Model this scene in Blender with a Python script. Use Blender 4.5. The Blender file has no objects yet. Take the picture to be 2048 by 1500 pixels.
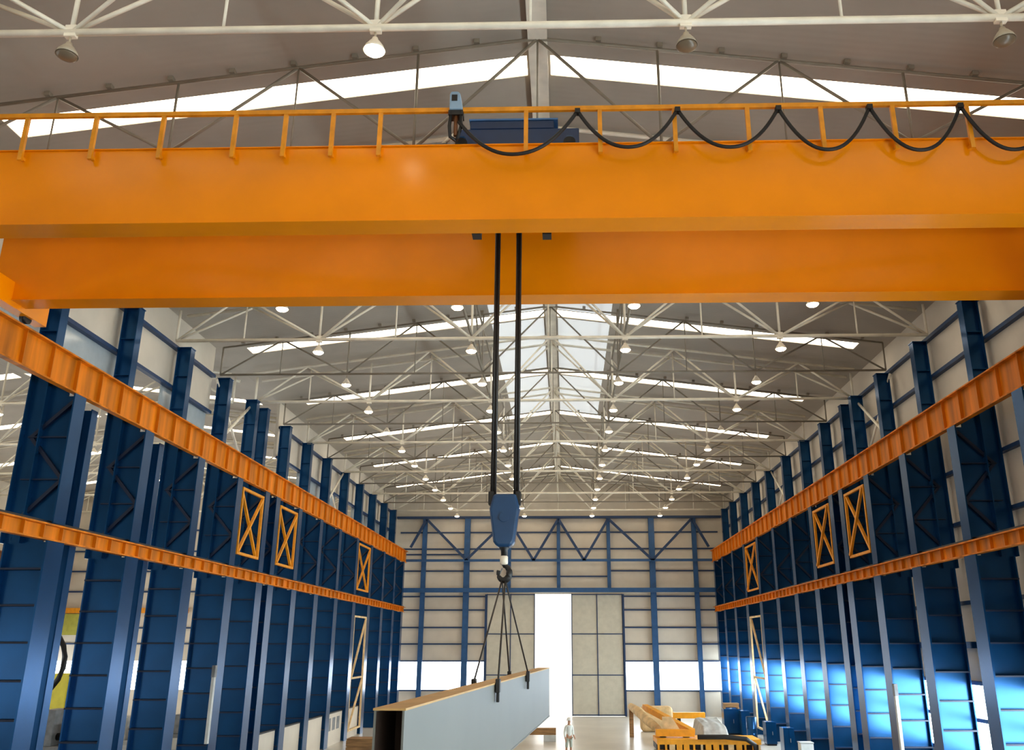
import bpy, bmesh, math, random
from mathutils import Vector, Matrix
random.seed(7)
PI = math.pi
C = bpy.context.scene.collection
# ------------------------------------------------------------------ camera
F = 1700.0
PITCH = math.atan(540 / F)
YAW = 40 / F
CAM = Vector((0.55, 0.0, 5.2))
_f = Vector((-math.sin(YAW) * math.cos(PITCH), math.cos(YAW) * math.cos(PITCH), math.sin(PITCH)))
_r = Vector((math.cos(YAW), math.sin(YAW), 0))
_u = _r.cross(_f)

def at(px, py, Y):
    d = _f + _r * ((px - 1090) / F) + _u * ((750 - py) / F)
    return CAM + d * ((Y - CAM.y) / d.y)

cd = bpy.data.cameras.new('camera')
cam = bpy.data.objects.new('camera', cd)
C.objects.link(cam)
cd.sensor_width = 36
cd.lens = F / 2048 * 36
cd.shift_x = -66 / 2048
cd.clip_end = 500
m = Matrix((_r, _u, -_f)).transposed().to_4x4()
m.translation = CAM
cam.matrix_world = m
bpy.context.scene.camera = cam

# ------------------------------------------------------------------ materials
def lin(c):
    return tuple(((v / 255) / 12.92 if v / 255 <= 0.04045 else ((v / 255 + 0.055) / 1.055) ** 2.4) for v in c) + (1,)

def mat(name, rgb, rough=0.5, metal=0.0, noise=0.06, scale=3.0, spec=0.5, stretch=None, bump=0.0, rib=None, coat=0.0):
    mm = bpy.data.materials.new(name)
    mm.use_nodes = True
    nt = mm.node_tree
    b = nt.nodes['Principled BSDF']
    b.inputs['Roughness'].default_value = rough
    b.inputs['Metallic'].default_value = metal
    b.inputs['Specular IOR Level'].default_value = spec
    b.inputs['Coat Weight'].default_value = coat
    tc = nt.nodes.new('ShaderNodeTexCoord')
    mp = nt.nodes.new('ShaderNodeMapping')
    nt.links.new(tc.outputs['Object'], mp.inputs['Vector'])
    if stretch:
        mp.inputs['Scale'].default_value = stretch
    n = nt.nodes.new('ShaderNodeTexNoise')
    n.inputs['Scale'].default_value = scale
    n.inputs['Detail'].default_value = 5
    nt.links.new(mp.outputs[0], n.inputs['Vector'])
    r = nt.nodes.new('ShaderNodeValToRGB')
    c = lin(rgb)
    r.color_ramp.elements[0].position = 0.3
    r.color_ramp.elements[1].position = 0.7
    r.color_ramp.elements[0].color = tuple(max(0, v * (1 - noise * 2)) for v in c[:3]) + (1,)
    r.color_ramp.elements[1].color = tuple(min(1, v * (1 + noise * 2)) for v in c[:3]) + (1,)
    nt.links.new(n.outputs['Fac'], r.inputs['Fac'])
    nt.links.new(r.outputs['Color'], b.inputs['Base Color'])
    if bump or rib:
        bp = nt.nodes.new('ShaderNodeBump')
        bp.inputs['Strength'].default_value = bump or 0.3
        bp.inputs['Distance'].default_value = 0.02
        if rib:
            w = nt.nodes.new('ShaderNodeTexWave')
            w.bands_direction = rib[0]
            w.inputs['Scale'].default_value = rib[1]
            nt.links.new(tc.outputs['Object'], w.inputs['Vector'])
            nt.links.new(w.outputs['Fac'], bp.inputs['Height'])
        else:
            nt.links.new(n.outputs['Fac'], bp.inputs['Height'])
        nt.links.new(bp.outputs['Normal'], b.inputs['Normal'])
    return mm

def emit(name, rgb, strength, base=(230, 230, 225)):
    mm = bpy.data.materials.new(name)
    mm.use_nodes = True
    b = mm.node_tree.nodes['Principled BSDF']
    b.inputs['Base Color'].default_value = lin(base)
    b.inputs['Emission Color'].default_value = lin(rgb)
    b.inputs['Emission Strength'].default_value = strength
    b.inputs['Roughness'].default_value = 0.4
    return mm

M = {}
M['crane'] = mat('crane_orange_paint', (244, 142, 0), 0.26, noise=0.03, scale=0.7, spec=0.25)
M['rail_yellow'] = mat('handrail_orange_paint', (228, 146, 14), 0.45, noise=0.08, scale=4)
M['runway'] = mat('runway_orange_paint', (212, 118, 6), 0.5, noise=0.22, spec=0.25, scale=1.0, stretch=(1, 2.6, 0.25))
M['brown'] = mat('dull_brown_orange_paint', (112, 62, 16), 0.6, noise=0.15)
M['blue'] = mat('blue_steel_paint', (14, 72, 120), 0.24, metal=0.6, noise=0.08, scale=0.9, spec=0.5)
M['navy'] = mat('navy_stiffener_paint', (8, 24, 52), 0.5, noise=0.06)  # column blue darkened, shadow lines at the stiffeners put into the colour
M['bluel'] = mat('gable_blue_paint', (36, 82, 130), 0.45, noise=0.06)
M['hookblue'] = mat('hook_block_blue_paint', (26, 64, 102), 0.3, noise=0.05)
M['trolley'] = mat('trolley_navy_paint', (20, 50, 92), 0.35, noise=0.06)
M['lid'] = mat('mid_blue_lid', (70, 120, 180), 0.35)
M['paleblue'] = mat('pale_blue_casing', (138, 166, 192), 0.4, noise=0.06)
M['white'] = mat('white_truss_paint', (242, 234, 216), 0.45, noise=0.06, scale=2)
M['grey'] = mat('light_grey_truss_paint', (146, 136, 120), 0.5, noise=0.08, scale=2)  # white truss paint greyed, backlit shade put into the colour; also ties, cleats
M['roof'] = mat('roof_sheet', (176, 166, 152), 0.6, noise=0.05, scale=0.5, rib=('Y', 1.6), bump=0.15)
M['clad'] = mat('beige_cladding', (214, 203, 186), 0.5, noise=0.03, scale=0.8, rib=('X', 4.0), bump=0.08)
M['clady'] = mat('beige_side_cladding', (214, 203, 186), 0.5, noise=0.03, scale=0.8, rib=('Y', 4.0), bump=0.08)
M['doorm'] = mat('beige_door_sheet', (204, 198, 180), 0.5, noise=0.03)
M['floor'] = mat('pale_concrete', (204, 198, 186), 0.28, noise=0.06, scale=0.35)
M['shopfloor'] = mat('dark_workshop_floor', (84, 80, 74), 0.55, noise=0.12, scale=0.4)  # unseen near floor, dark tone made up to cut bounce on the crane
M['ground'] = mat('yard_concrete', (235, 232, 224), 0.7, noise=0.03, scale=0.3)
M['dark'] = mat('black_steel', (18, 17, 17), 0.5, noise=0.1)
M['darkgirt'] = mat('dark_blue_girt_paint', (30, 58, 96), 0.5, noise=0.06)
M['cable'] = mat('black_rubber', (22, 20, 20), 0.55, noise=0.1)
M['rope'] = mat('greased_wire_rope', (34, 28, 24), 0.5, noise=0.25, scale=30)
M['beamgrey'] = mat('grey_primer', (112, 113, 107), 0.45, noise=0.03, scale=0.6)
M['tan'] = mat('tan_primer', (196, 156, 96), 0.55, noise=0.06)
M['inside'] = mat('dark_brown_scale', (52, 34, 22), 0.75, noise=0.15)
M['wood'] = mat('raw_timber', (150, 112, 70), 0.7, noise=0.2, scale=1.5, stretch=(1, 8, 8))
M['yellow'] = mat('yellow_machine_paint', (236, 160, 20), 0.45, noise=0.06)
M['cream'] = mat('cream_cover', (222, 190, 140), 0.7, noise=0.1)
M['tarp'] = mat('grey_tarpaulin', (176, 176, 172), 0.7, noise=0.12, bump=0.4)
M['olive'] = mat('olive_board', (170, 166, 66), 0.6, noise=0.06)
M['lemon'] = mat('lemon_panel', (240, 226, 70), 0.5, noise=0.04)
M['steelgrey'] = mat('machine_grey', (120, 122, 124), 0.5, noise=0.15)
M['lightgrey'] = mat('light_panel_grey', (196, 198, 194), 0.5, noise=0.05)
M['skin'] = mat('skin', (190, 140, 110), 0.5)
M['shirt'] = mat('white_cloth', (228, 232, 226), 0.8, noise=0.05)
M['trouser'] = mat('pale_grey_cloth', (176, 184, 172), 0.8, noise=0.05)
M['helmet'] = mat('white_helmet', (240, 244, 240), 0.3)
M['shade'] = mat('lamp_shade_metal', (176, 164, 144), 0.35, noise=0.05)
M['shadelit'] = mat('white_lamp_shade', (238, 226, 206), 0.4, noise=0.03)  # paler copy of the shade metal, lamp glow put into the colour
M['lampoff'] = mat('unlit_lamp_glass', (120, 104, 84), 0.3)
M['lampon'] = emit('lit_lamp_glass', (255, 226, 184), 30)
M['sky'] = emit('skylight_sheet', (255, 240, 214), 5.5)
M['skyb'] = emit('ridge_skylight_sheet', (222, 230, 236), 0.5)
M['winr'] = emit('side_window_sheet', (232, 249, 255), 20.0)
M['win'] = emit('window_sheet', (240, 249, 255), 7.0)
M['glass'] = mat('dull_glass', (176, 186, 190), 0.12, noise=0.03, spec=0.6)

# ------------------------------------------------------------------ mesh builder
class MB:
    def __init__(s):
        s.v = []; s.f = []; s.sm = []
    def box(s, x0, x1, y0, y1, z0, z1):
        n = len(s.v)
        s.v += [(x, y, z) for x in (x0, x1) for y in (y0, y1) for z in (z0, z1)]
        for q in ((0, 1, 3, 2), (4, 6, 7, 5), (0, 4, 5, 1), (2, 3, 7, 6), (0, 2, 6, 4), (1, 5, 7, 3)):
            s.f.append(tuple(n + i for i in q)); s.sm.append(False)
        return s
    def bar(s, a, b, w, h, up=(0, 0, 1)):
        a = Vector(a); b = Vector(b)
        d = (b - a).normalized(); up = Vector(up)
        if abs(d.dot(up)) > 0.98: up = Vector((0, 1, 0))
        e = d.cross(up).normalized(); g = e.cross(d)
        n = len(s.v)
        for p in (a, b):
            for i, j in ((-1, -1), (1, -1), (1, 1), (-1, 1)):
                s.v.append(tuple(p + e * (i * w / 2) + g * (j * h / 2)))
        for q in ((0, 3, 2, 1), (4, 5, 6, 7), (0, 1, 5, 4), (1, 2, 6, 5), (2, 3, 7, 6), (3, 0, 4, 7)):
            s.f.append(tuple(n + i for i in q)); s.sm.append(False)
        return s
    def tube(s, pts, r, k=8):
        pts = [Vector(p) for p in pts]
        n = len(s.v)
        L = len(pts)
        up = Vector((0, 0, 1))
        for i, p in enumerate(pts):
            d = (pts[min(i + 1, L - 1)] - pts[max(i - 1, 0)]).normalized()
            u = up if abs(d.dot(up)) < 0.95 else Vector((0, 1, 0))
            e = d.cross(u).normalized(); g = e.cross(d)
            rr = r[i] if isinstance(r, (list, tuple)) else r
            for j in range(k):
                t = 2 * PI * j / k
                s.v.append(tuple(p + e * (rr * math.cos(t)) + g * (rr * math.sin(t))))
        for i in range(L - 1):
            for j in range(k):
                a = n + i * k + j; b = n + i * k + (j + 1) % k
                s.f.append((a, b, b + k, a + k)); s.sm.append(True)
        s.f.append(tuple(n + j for j in range(k))[::-1]); s.sm.append(False)
        s.f.append(tuple(n + (L - 1) * k + j for j in range(k))); s.sm.append(False)
        return s
    def lathe(s, prof, c=(0, 0, 0), k=20):
        n = len(s.v)
        for r, z in prof:
            for j in range(k):
                t = 2 * PI * j / k
                s.v.append((c[0] + r * math.cos(t), c[1] + r * math.sin(t), c[2] + z))
        for i in range(len(prof) - 1):
            for j in range(k):
                a = n + i * k + j; b = n + i * k + (j + 1) % k
                s.f.append((a, b, b + k, a + k)); s.sm.append(True)
        s.f.append(tuple(n + j for j in range(k))[::-1]); s.sm.append(False)
        s.f.append(tuple(n + (len(prof) - 1) * k + j for j in range(k))); s.sm.append(False)
        return s
    def prism(s, poly, axis, a, b):
        """poly: 2D outline; axis 'x','y','z' is the extrusion direction"""
        n = len(s.v); k = len(poly)
        for t in (a, b):
            for p, q in poly:
                s.v.append((t, p, q) if axis == 'x' else (p, t, q) if axis == 'y' else (p, q, t))
        for j in range(k):
            s.f.append((n + j, n + (j + 1) % k, n + k + (j + 1) % k, n + k + j)); s.sm.append(False)
        s.f.append(tuple(n + j for j in range(k))[::-1]); s.sm.append(False)
        s.f.append(tuple(n + k + j for j in range(k))); s.sm.append(False)
        return s
    def build(s, name, m, parent=None, bevel=0.0, kind=None):
        me = bpy.data.meshes.new(name)
        me.from_pydata(s.v, [], s.f)
        me.polygons.foreach_set('use_smooth', s.sm)
        bm = bmesh.new(); bm.from_mesh(me)
        bmesh.ops.recalc_face_normals(bm, faces=bm.faces)
        bm.to_mesh(me); bm.free()
        me.materials.append(M[m] if isinstance(m, str) else m)
        o = bpy.data.objects.new(name, me)
        C.objects.link(o)
        if parent: o.parent = parent
        if bevel:
            bv = o.modifiers.new('bevel', 'BEVEL'); bv.width = bevel; bv.segments = 3; bv.limit_method = 'ANGLE'
        if kind: o['kind'] = kind
        return o

def thing(name, label, cat, loc=(0, 0, 0), group=None, rz=0):
    o = bpy.data.objects.new(name, None); C.objects.link(o)
    o.location = loc; o.rotation_euler = (0, 0, rz); o.empty_display_size = 0.2
    o['label'] = label; o['category'] = cat
    if group: o['group'] = group
    return o

def tag(o, label, cat, group=None):
    o['label'] = label; o['category'] = cat
    if group: o['group'] = group
    return o

def copy_tree(o, parent=None):
    c = o.copy(); C.objects.link(c)
    if parent: c.parent = parent
    for ch in list(o.children): copy_tree(ch, c)
    return c

def bx(*a): return MB().box(*a)
ORD = ['first', 'second', 'third', 'fourth', 'fifth', 'sixth', 'seventh', 'eighth', 'ninth', 'tenth', 'eleventh',
       'twelfth', 'thirteenth', 'fourteenth', 'fifteenth', 'sixteenth']
STR = 'structure'

# ------------------------------------------------------------------ hall shell
WX = 13.7           # side walls
YB, YF = -30.0, 70.0
RIDGE, SLOPE = 18.5, 0.128
def roofz(x): return RIDGE - SLOPE * abs(x)
NB = -27.4          # centre line of the neighbouring aisle
NX = -41.1          # its far wall

def panel_wall(name, axis, c, th, u0, u1, z0, z1, holes, m):
    """wall standing on plane axis=c, running u0..u1, with rectangular holes (ua,ub,za,zb)"""
    us = sorted({u0, u1, *[h[0] for h in holes], *[h[1] for h in holes]})
    zs = sorted({z0, z1, *[h[2] for h in holes], *[h[3] for h in holes]})
    b = MB()
    for i in range(len(us) - 1):
        for j in range(len(zs) - 1):
            um = (us[i] + us[i + 1]) / 2; zm = (zs[j] + zs[j + 1]) / 2
            if any(h[0] < um < h[1] and h[2] < zm < h[3] for h in holes): continue
            if axis == 'x': b.box(c - th / 2, c + th / 2, us[i], us[i + 1], zs[j], zs[j + 1])
            else: b.box(us[i], us[i + 1], c - th / 2, c + th / 2, zs[j], zs[j + 1])
    return b.build(name, m, kind=STR)

bx(NX - 0.5, WX + 0.3, 43, YF + 0.3, -0.2, 0).build('floor', 'floor', kind=STR)
bx(NX - 0.5, WX + 0.3, YB, 43, -0.2, 0).build('floor', 'shopfloor', kind=STR)
bx(-120, 120, YF + 0.3, 200, -0.25, -0.03).build('ground', 'ground', kind=STR)
for k_, (xa, xb) in enumerate(((WX + 0.3, 70), (-110, NX - 0.5))):
    bx(xa, xb, YB, YF + 0.3, -0.25, -0.03).build('ground', 'ground', kind=STR)

SKY_Y = [1.2 + 8 * k for k in range(-3, 9)]      # skylight strips, one each 8 m
SW = 0.37
wn = 0
def slope_roof(xc, sgn, half, ys):
    """one roof slope with openings for the translucent strips"""
    b = MB()
    xin, xs0, xs1, xout = 0.0, 0.28, 12.55, half
    def slab(xa, xb, ya, yb):
        za, zb = roofz(xa), roofz(xb)
        b.prism([(xc + sgn * xa, za), (xc + sgn * xb, zb), (xc + sgn * xb, zb + 0.08), (xc + sgn * xa, za + 0.08)], 'y', ya, yb)
    cuts = [YB] + [v for y in ys for v in (y - SW, y + SW)] + [YF + 0.2]
    for i in range(len(cuts) - 1):
        if i % 2 == 0: slab(xin, xout, cuts[i], cuts[i + 1])
        else:
            slab(xin, xs0, cuts[i], cuts[i + 1]); slab(xs1, xout, cuts[i], cuts[i + 1])
    b.build('ceiling', 'roof', kind=STR)
    global wn
    for y in ys:
        wn += 1
        za, zb = roofz(xs0), roofz(xs1)
        MB().prism([(xc + sgn * xs0, za + 0.03), (xc + sgn * xs1, zb + 0.03), (xc + sgn * xs1, zb + 0.06), (xc + sgn * xs0, za + 0.06)],
                   'y', y - SW, y + SW).build('window_%d' % wn, 'sky', kind=STR)
slope_roof(0, -1, WX, SKY_Y)
slope_roof(0, 1, WX, SKY_Y)
NSKY = [y for y in SKY_Y if y > 14]
slope_roof(NB, -1, WX, NSKY)
slope_roof(NB, 1, WX, NSKY)

# right wall with its window band
panel_wall('wall_right', 'x', WX, 0.12, YB, YF, 0, roofz(WX) + 0.05, [(YB + 1, YF - 1, 1.9, 4.0)], 'clady')
panel_wall('wall_far_left', 'x', NX, 0.12, YB, YF, 0, roofz(WX) + 0.05, [(YB + 1, YF - 1, 1.9, 4.2)], 'clady')
wn += 1
for k in range(25):
    ya = YB + 1 + 98 / 25 * k
    wn += 1
    bx(WX - 0.02, WX + 0.02, ya, ya + 98 / 25, 1.9, 4.0).build('window_%d' % wn, 'winr', kind=STR)
wn += 1
bx(NX - 0.02, NX + 0.02, YB + 1, YF - 1, 1.9, 4.2).build('window_%d' % wn, 'win', kind=STR)

# upper wall between the aisles: cladding above, a glazed strip below, open under the runway
for ya, yb in ((YB, 32.4), (40.6, YF)):
    bx(-WX - 0.06, -WX + 0.06, ya, yb, 14.0, roofz(WX) + 0.05).build('wall_left', 'clady', kind=STR)
for ya, yb in ((14, 26.4), (28.4, 32.3), (44.4, 52.2), (56.4, YF - 0.2)):
    wn += 1
    bx(-WX - 0.02, -WX + 0.02, ya, yb, 12.7, 14.0).build('window_%d' % wn, 'glass', kind=STR)

# far gable wall
def fx(px): return at(px, 1290, YF).x
def fz(py): return at(1130, py, YF).z
DX0, DXA, DXB, DX1 = fx(972), fx(1070), fx(1143), fx(1247)
DZ = fz(1188)
WZ0, WZ1 = fz(1380), fz(1322)
holes = [(DX0, DX1, 0, DZ), (-WX + 0.5, DX0 - 0.12, WZ0, WZ1), (DX1 + 0.12, WX - 0.5, WZ0, WZ1), (NX + 1, -WX - 0.6, WZ0, WZ1)]
panel_wall('wall_far', 'y', YF, 0.12, NX, WX, 0, roofz(WX) + 0.02, holes, 'clad')
panel_wall('wall_near', 'y', YB, 0.12, NX, WX, 0, roofz(WX) + 0.02, [(-4.5, 4.5, 0, 8)], 'clad')  # unseen end wall added to darken the columns; its opening lets sky light in
g0 = MB()
for xc in (0, NB):
    g0.prism([(xc - WX, roofz(WX)), (xc + WX, roofz(WX)), (xc, RIDGE)], 'y', YB - 0.06, YB + 0.06)
g0.build('wall_near_gable', 'clad', kind=STR)  # top of the added, unseen end wall
g = MB()
for xc in (0, NB):
    g.prism([(xc - WX, roofz(WX)), (xc + WX, roofz(WX)), (xc, RIDGE)], 'y', YF - 0.06, YF + 0.06)
g.build('wall_gable', 'clad', kind=STR)
for h in holes[1:]:
    wn += 1
    bx(h[0], h[1], YF - 0.02, YF + 0.02, h[2], h[3]).build('window_%d' % wn, 'win', kind=STR)

# sliding door leaves
for n, (xa, xb, side) in enumerate(((DX0, DXA, 'left'), (DXB, DX1, 'right'))):
    d = bx(xa, xb, YF - 0.16, YF - 0.08, 0.03, DZ).build('door_%d' % (n + 1), 'doorm', kind=STR)
    fr = MB(); t = 0.07
    for x in (xa + t / 2, (xa + xb) / 2, xb - t / 2): fr.box(x - t / 2, x + t / 2, YF - 0.21, YF - 0.17, 0.03, DZ)
    for z in (0.1, fz(1350), fz(1268), DZ - 0.05): fr.box(xa, xb, YF - 0.205, YF - 0.165, z - t / 2, z + t / 2)
    fr.build('door_frame', 'darkgirt', d)

# gable steelwork
GY = YF - 0.3
def zpost(px, w, z0, z1, label):
    x = fx(px)
    p = bx(x - w / 2, x - w / 2 + 0.03, GY - 0.14, GY + 0.14, z0, z1).box(x + w / 2 - 0.03, x + w / 2, GY - 0.14, GY + 0.14, z0, z1)
    p.box(x - w / 2, x + w / 2, GY - 0.13, GY - 0.1, z0, z1)
    tag(p.build('wind_post', 'bluel'), label, 'post', 'blue posts of the gable wall')
HB = fz(1181); TB = fz(1038); ZB = fz(1122)
zpost(842, 0.36, 0, TB, 'blue full-height post of the gable wall, nearest the left corner')
zpost(930, 0.46, 0, TB, 'blue full-height gable post, next to the left edge of the sliding door')
zpost(1310, 0.46, 0, TB, 'blue full-height gable post, next to the right edge of the sliding door')
zpost(1398, 0.36, 0, TB, 'blue full-height post of the gable wall, nearest the right corner')
for px, s in ((1017, 'left behind the hook'), (1118, 'centred above the bright door gap'), (1221, 'above the right door leaf')):
    zpost(px, 0.28, HB + 0.18, TB, 'short blue gable post standing on the door header beam, ' + s)
hb = bx(-12.6, 12.4, GY - 0.4, GY - 0.15, HB - 0.17, HB + 0.17).build('header_beam', 'bluel')
tag(hb, 'long blue header beam across the gable above the sliding door', 'beam')
tb = bx(-13.2, 13.2, GY - 0.2, GY + 0.2, TB + 0.005, TB + 0.18).build('gable_beam', 'darkgirt')
tag(tb, 'dark blue horizontal beam across the top of the gable posts', 'beam')
gt = thing('wind_girder', 'dark blue zigzag bracing across the upper gable wall', 'bracing', (0, GY - 0.36, ZB))
nodes = [(815, 1096), (846, 1040), (930, 1121), (1014, 1040), (1067, 1122), (1118, 1040), (1170, 1122), (1221, 1040), (1310, 1122), (1394, 1040), (1426, 1096)]
for (ax, ay), (bx_, by) in zip(nodes[:-1], nodes[1:]):
    a = Vector((fx(ax), 0, fz(ay) - ZB)); b = Vector((fx(bx_), 0, fz(by) - ZB))
    MB().bar(a, b, 0.1, 0.2, (0, 0, 1)).build('diagonal', 'darkgirt', gt)
bx(-12.6, 12.4, -0.05, 0.05, -0.1, 0.1).build('bottom_chord', 'bluel', gt)
segs = []
for py, spans in ((1065, ((-12.9, 12.9),)), (1098, ((-12.9, 12.9),)), (1109, ((-12.9, fx(930)),)), (1142, ((-12.5, fx(985)), (fx(1225), 12.4))), (1153, ((fx(1020), fx(1218)),)),
                  (1193, ((-12.5, DX0 - 0.1), (DX1 + 0.1, 12.4))), (1220, ((-12.5, DX0 - 0.1), (DX1 + 0.1, 12.4))), (1255, ((-12.5, DX0 - 0.1), (DX1 + 0.1, 12.4))), (1288, ((-12.5, DX0 - 0.1), (DX1 + 0.1, 12.4))),
                  (1322, ((-12.5, DX0 - 0.1), (DX1 + 0.1, 12.4))), (1381, ((-12.5, DX0 - 0.1), (DX1 + 0.1, 12.4)))):
    for s_ in spans: segs.append((py, s_))
names = {1065: 'just under the top gable beam', 1098: 'crossing the zigzag bracing', 1109: 'low behind the zigzag bracing', 1142: 'just under the zigzag bracing',
         1153: 'between the short posts over the door', 1193: 'just under the header beam', 1220: 'second under the header beam', 1255: 'third under the header beam', 1288: 'next above the window band',
         1322: 'along the top of the window band', 1381: 'along the sill of the window band'}
for py, (xa, xb) in segs:
    z = fz(py)
    side = '' if xb - xa > 20 or py == 1153 else (' left of the door' if xa < -5 else ' right of the door')
    o = bx(xa, xb, GY + 0.14, GY + 0.22, z - 0.055, z + 0.055).build('gable_girt', 'darkgirt')
    tag(o, 'thin dark gable girt, ' + names[py] + side, 'girt', 'girts of the gable wall')
for xc, s in ((DX0 - 0.06, 'left'), (DX1 + 0.06, 'right')):
    o = bx(xc - 0.06, xc + 0.06, GY + 0.0, GY + 0.14, 0, HB - 0.3).build('door_post', 'darkgirt')
    tag(o, 'slim dark post framing the %s edge of the sliding door' % s, 'post')

# side wall girts
def girts(x, zs, ya, yb, side, txt):
    for z, t in zip(zs, txt):
        w = 0.2 if abs(z - 5.2) < 0.01 else 0.12
        o = bx(x - 0.09, x + 0.09, ya, yb, z - w / 2, z + w / 2).build('wall_girt', 'blue' if w > 0.15 else 'darkgirt')
        tag(o, 'long blue girt along the %s wall, %s' % (side, t), 'girt', 'girts of the side walls')
girts(WX - 0.15, [15.6, 14.2, 10.7, 9.0, 6.5, 5.2, 4.05, 2.95, 1.85], 10, YF - 0.4, 'right',
      ['topmost', 'next above the upper orange runway', 'next below the upper orange runway', 'second below the upper orange runway', 'next below the lower orange runway',
       'broad one above the window band', 'on the window band head', 'across the middle of the windows', 'on the window sill'])
girts(-WX + 0.15, [15.5, 14.0], 12, 32.3, 'upper left', ['nearer stretch between the beige panels', 'nearer stretch on top of the glazed strip'])
girts(-WX + 0.15, [15.5, 14.0], 40.7, YF - 0.4, 'upper left', ['farther stretch between the beige panels', 'farther stretch on top of the glazed strip'])

# ------------------------------------------------------------------ columns
COLY = [21.1, 25.0, 28.9, 32.6, 35.8, 37.2, 40.5, 44.2, 48.1, 52.3, 56.3, 60.3, 64.3, 67.8]
IX, PX = 12.1, 13.25
def make_column():
    """left hand column at origin: hall side is +x"""
    t = thing('steel_column', '', 'column', (0, 0, 0), 'blue columns carrying the crane runways')
    bx(-0.05, 0.0, -0.36, 0.36, 0, 7.64).build('inner_flange', 'blue', t)
    bx(-(PX - IX), -0.05, -0.03, 0.03, 0, 7.64).build('web_plate', 'blue', t)
    bx(-(PX - IX) - 0.04, -(PX - IX), -0.2, 0.2, 0, 7.6).build('outer_flange', 'blue', t)
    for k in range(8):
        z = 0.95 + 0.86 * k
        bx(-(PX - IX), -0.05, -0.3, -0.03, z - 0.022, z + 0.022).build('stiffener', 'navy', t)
    # between the runways
    bx(-0.04, 0.0, -0.26, 0.26, 8.08, 11.42).build('upper_flange', 'blue', t)
    bx(-(PX - IX), -0.04, 0.02, 0.06, 8.1, 11.42).box(-(PX - IX), -0.35, 0.02, 0.06, 7.64, 8.1).box(-(PX - IX), -0.35, 0.02, 0.06, 11.42, 12.2).build('upper_web_plate', 'blue', t)
    zz = [8.14, 9.2, 10.3, 11.3]
    for k in range(3):
        a, b = ((-0.1, zz[k]), (-(PX - IX) + 0.06, zz[k + 1])) if k % 2 else ((-(PX - IX) + 0.06, zz[k]), (-0.1, zz[k + 1]))
        MB().bar((a[0], -0.03, a[1]), (b[0], -0.03, b[1]), 0.09, 0.09).build('lacing_bar', 'navy', t)
        bx(-(PX - IX), -0.04, -0.1, 0.02, zz[k] - 0.015, zz[k] + 0.015).build('lacing_plate', 'navy', t)
    # shaft above the runway, an I section
    xs = -1.08
    s = bx(xs - 0.25, xs - 0.22, -0.17, 0.17, 7.6, 15.45).box(xs + 0.22, xs + 0.25, -0.17, 0.17, 7.6, 15.45).box(xs - 0.22, xs + 0.22, -0.02, 0.02, 7.6, 15.45)
    s.build('upper_shaft', 'blue', t)
    for z in (13.2, 14.4): bx(xs - 0.22, xs + 0.22, -0.16, 0.16, z - 0.012, z + 0.012).build('shaft_stiffener', 'blue', t)
    bx(xs - 0.27, xs + 0.27, -0.2, 0.2, 15.45, 15.48).build('cap_plate', 'blue', t)
    return t
col0 = make_column()
first = True
for side in (-1, 1):
    for i, y in enumerate(COLY):
        o = col0 if first else copy_tree(col0)
        first = False
        o.location = (side * IX, y, 0)
        if side > 0: o.rotation_euler = (0, 0, PI) ; 
        which = '%s from the camera' % ORD[i] if i < len(COLY) - 1 else 'last one, against the gable wall'
        o['label'] = 'blue plated steel column in the %s row, %s' % ('left' if side < 0 else 'right', which)
# right-hand columns are turned round, so their plates face away from the camera: mirror the stiffener side
for o in [q for q in C.objects if q.name.startswith('steel_column') and q.location.x > 0]:
    o.rotation_euler = (0, 0, 0); o.scale = (-1, 1, 1)
# slender second posts seen behind the nearest left columns
for i, (y, s) in enumerate(((22.5, 'first gap'), (26.6, 'second gap'))):
    xp = -12.65
    o = bx(xp - 0.16, xp + 0.16, y - 0.02, y + 0.02, 0, 11.4).box(xp - 0.18, xp - 0.15, y - 0.15, y + 0.15, 0, 11.4).box(xp + 0.15, xp + 0.18, y - 0.15, y + 0.15, 0, 11.4).build('intermediate_post', 'blue')
    tag(o, 'slim blue post standing in the %s between the left columns' % s, 'post', 'slim posts between the left columns')

# ------------------------------------------------------------------ runways
def runway(side, z0, z1, pitch, label, ya=9.0, yb=69.2):
    t = thing('runway_beam', label, 'beam', (side * IX, ya, z0), 'orange crane runways')
    L = yb - ya; h = z1 - z0
    s = side
    def sb(xa, xb, y0, y1, za, zb):
        return bx(min(s * xa, s * xb), max(s * xa, s * xb), y0, y1, za, zb)
    sb(-0.02, 0.34, 0, L, h - 0.04, h).build('top_flange', 'runway', t)
    sb(0.06, 0.24, 0, L, 0, 0.04).build('bottom_flange', 'runway', t)
    sb(0.13, 0.16, 0, L, 0.04, h - 0.04).build('web', 'runway', t)
    n = min(96, int(L / pitch))
    for k in range(n):
        y = 0.4 + k * pitch
        if k == 0: s0 = sb(0.04, 0.13, y - 0.012, y + 0.012, 0.04, h - 0.04).build('stiffener', 'runway', t); y0 = y
        else:
            c = s0.copy(); C.objects.link(c); c.parent = t; c.location = (0, y - y0, 0)
    sb(0.12, 0.19, 0, L, h, h + 0.08).build('rail', 'dark', t)
runway(-1, 11.46, 12.36, 1.15, 'upper orange crane runway beam along the left columns')
runway(1, 11.46, 12.36, 1.15, 'upper orange crane runway beam along the right columns')
runway(-1, 7.66, 8.05, 0.8, 'lower thin orange runway beam along the left columns')
runway(1, 7.66, 8.05, 0.8, 'lower thin orange runway beam along the right columns')

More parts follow.
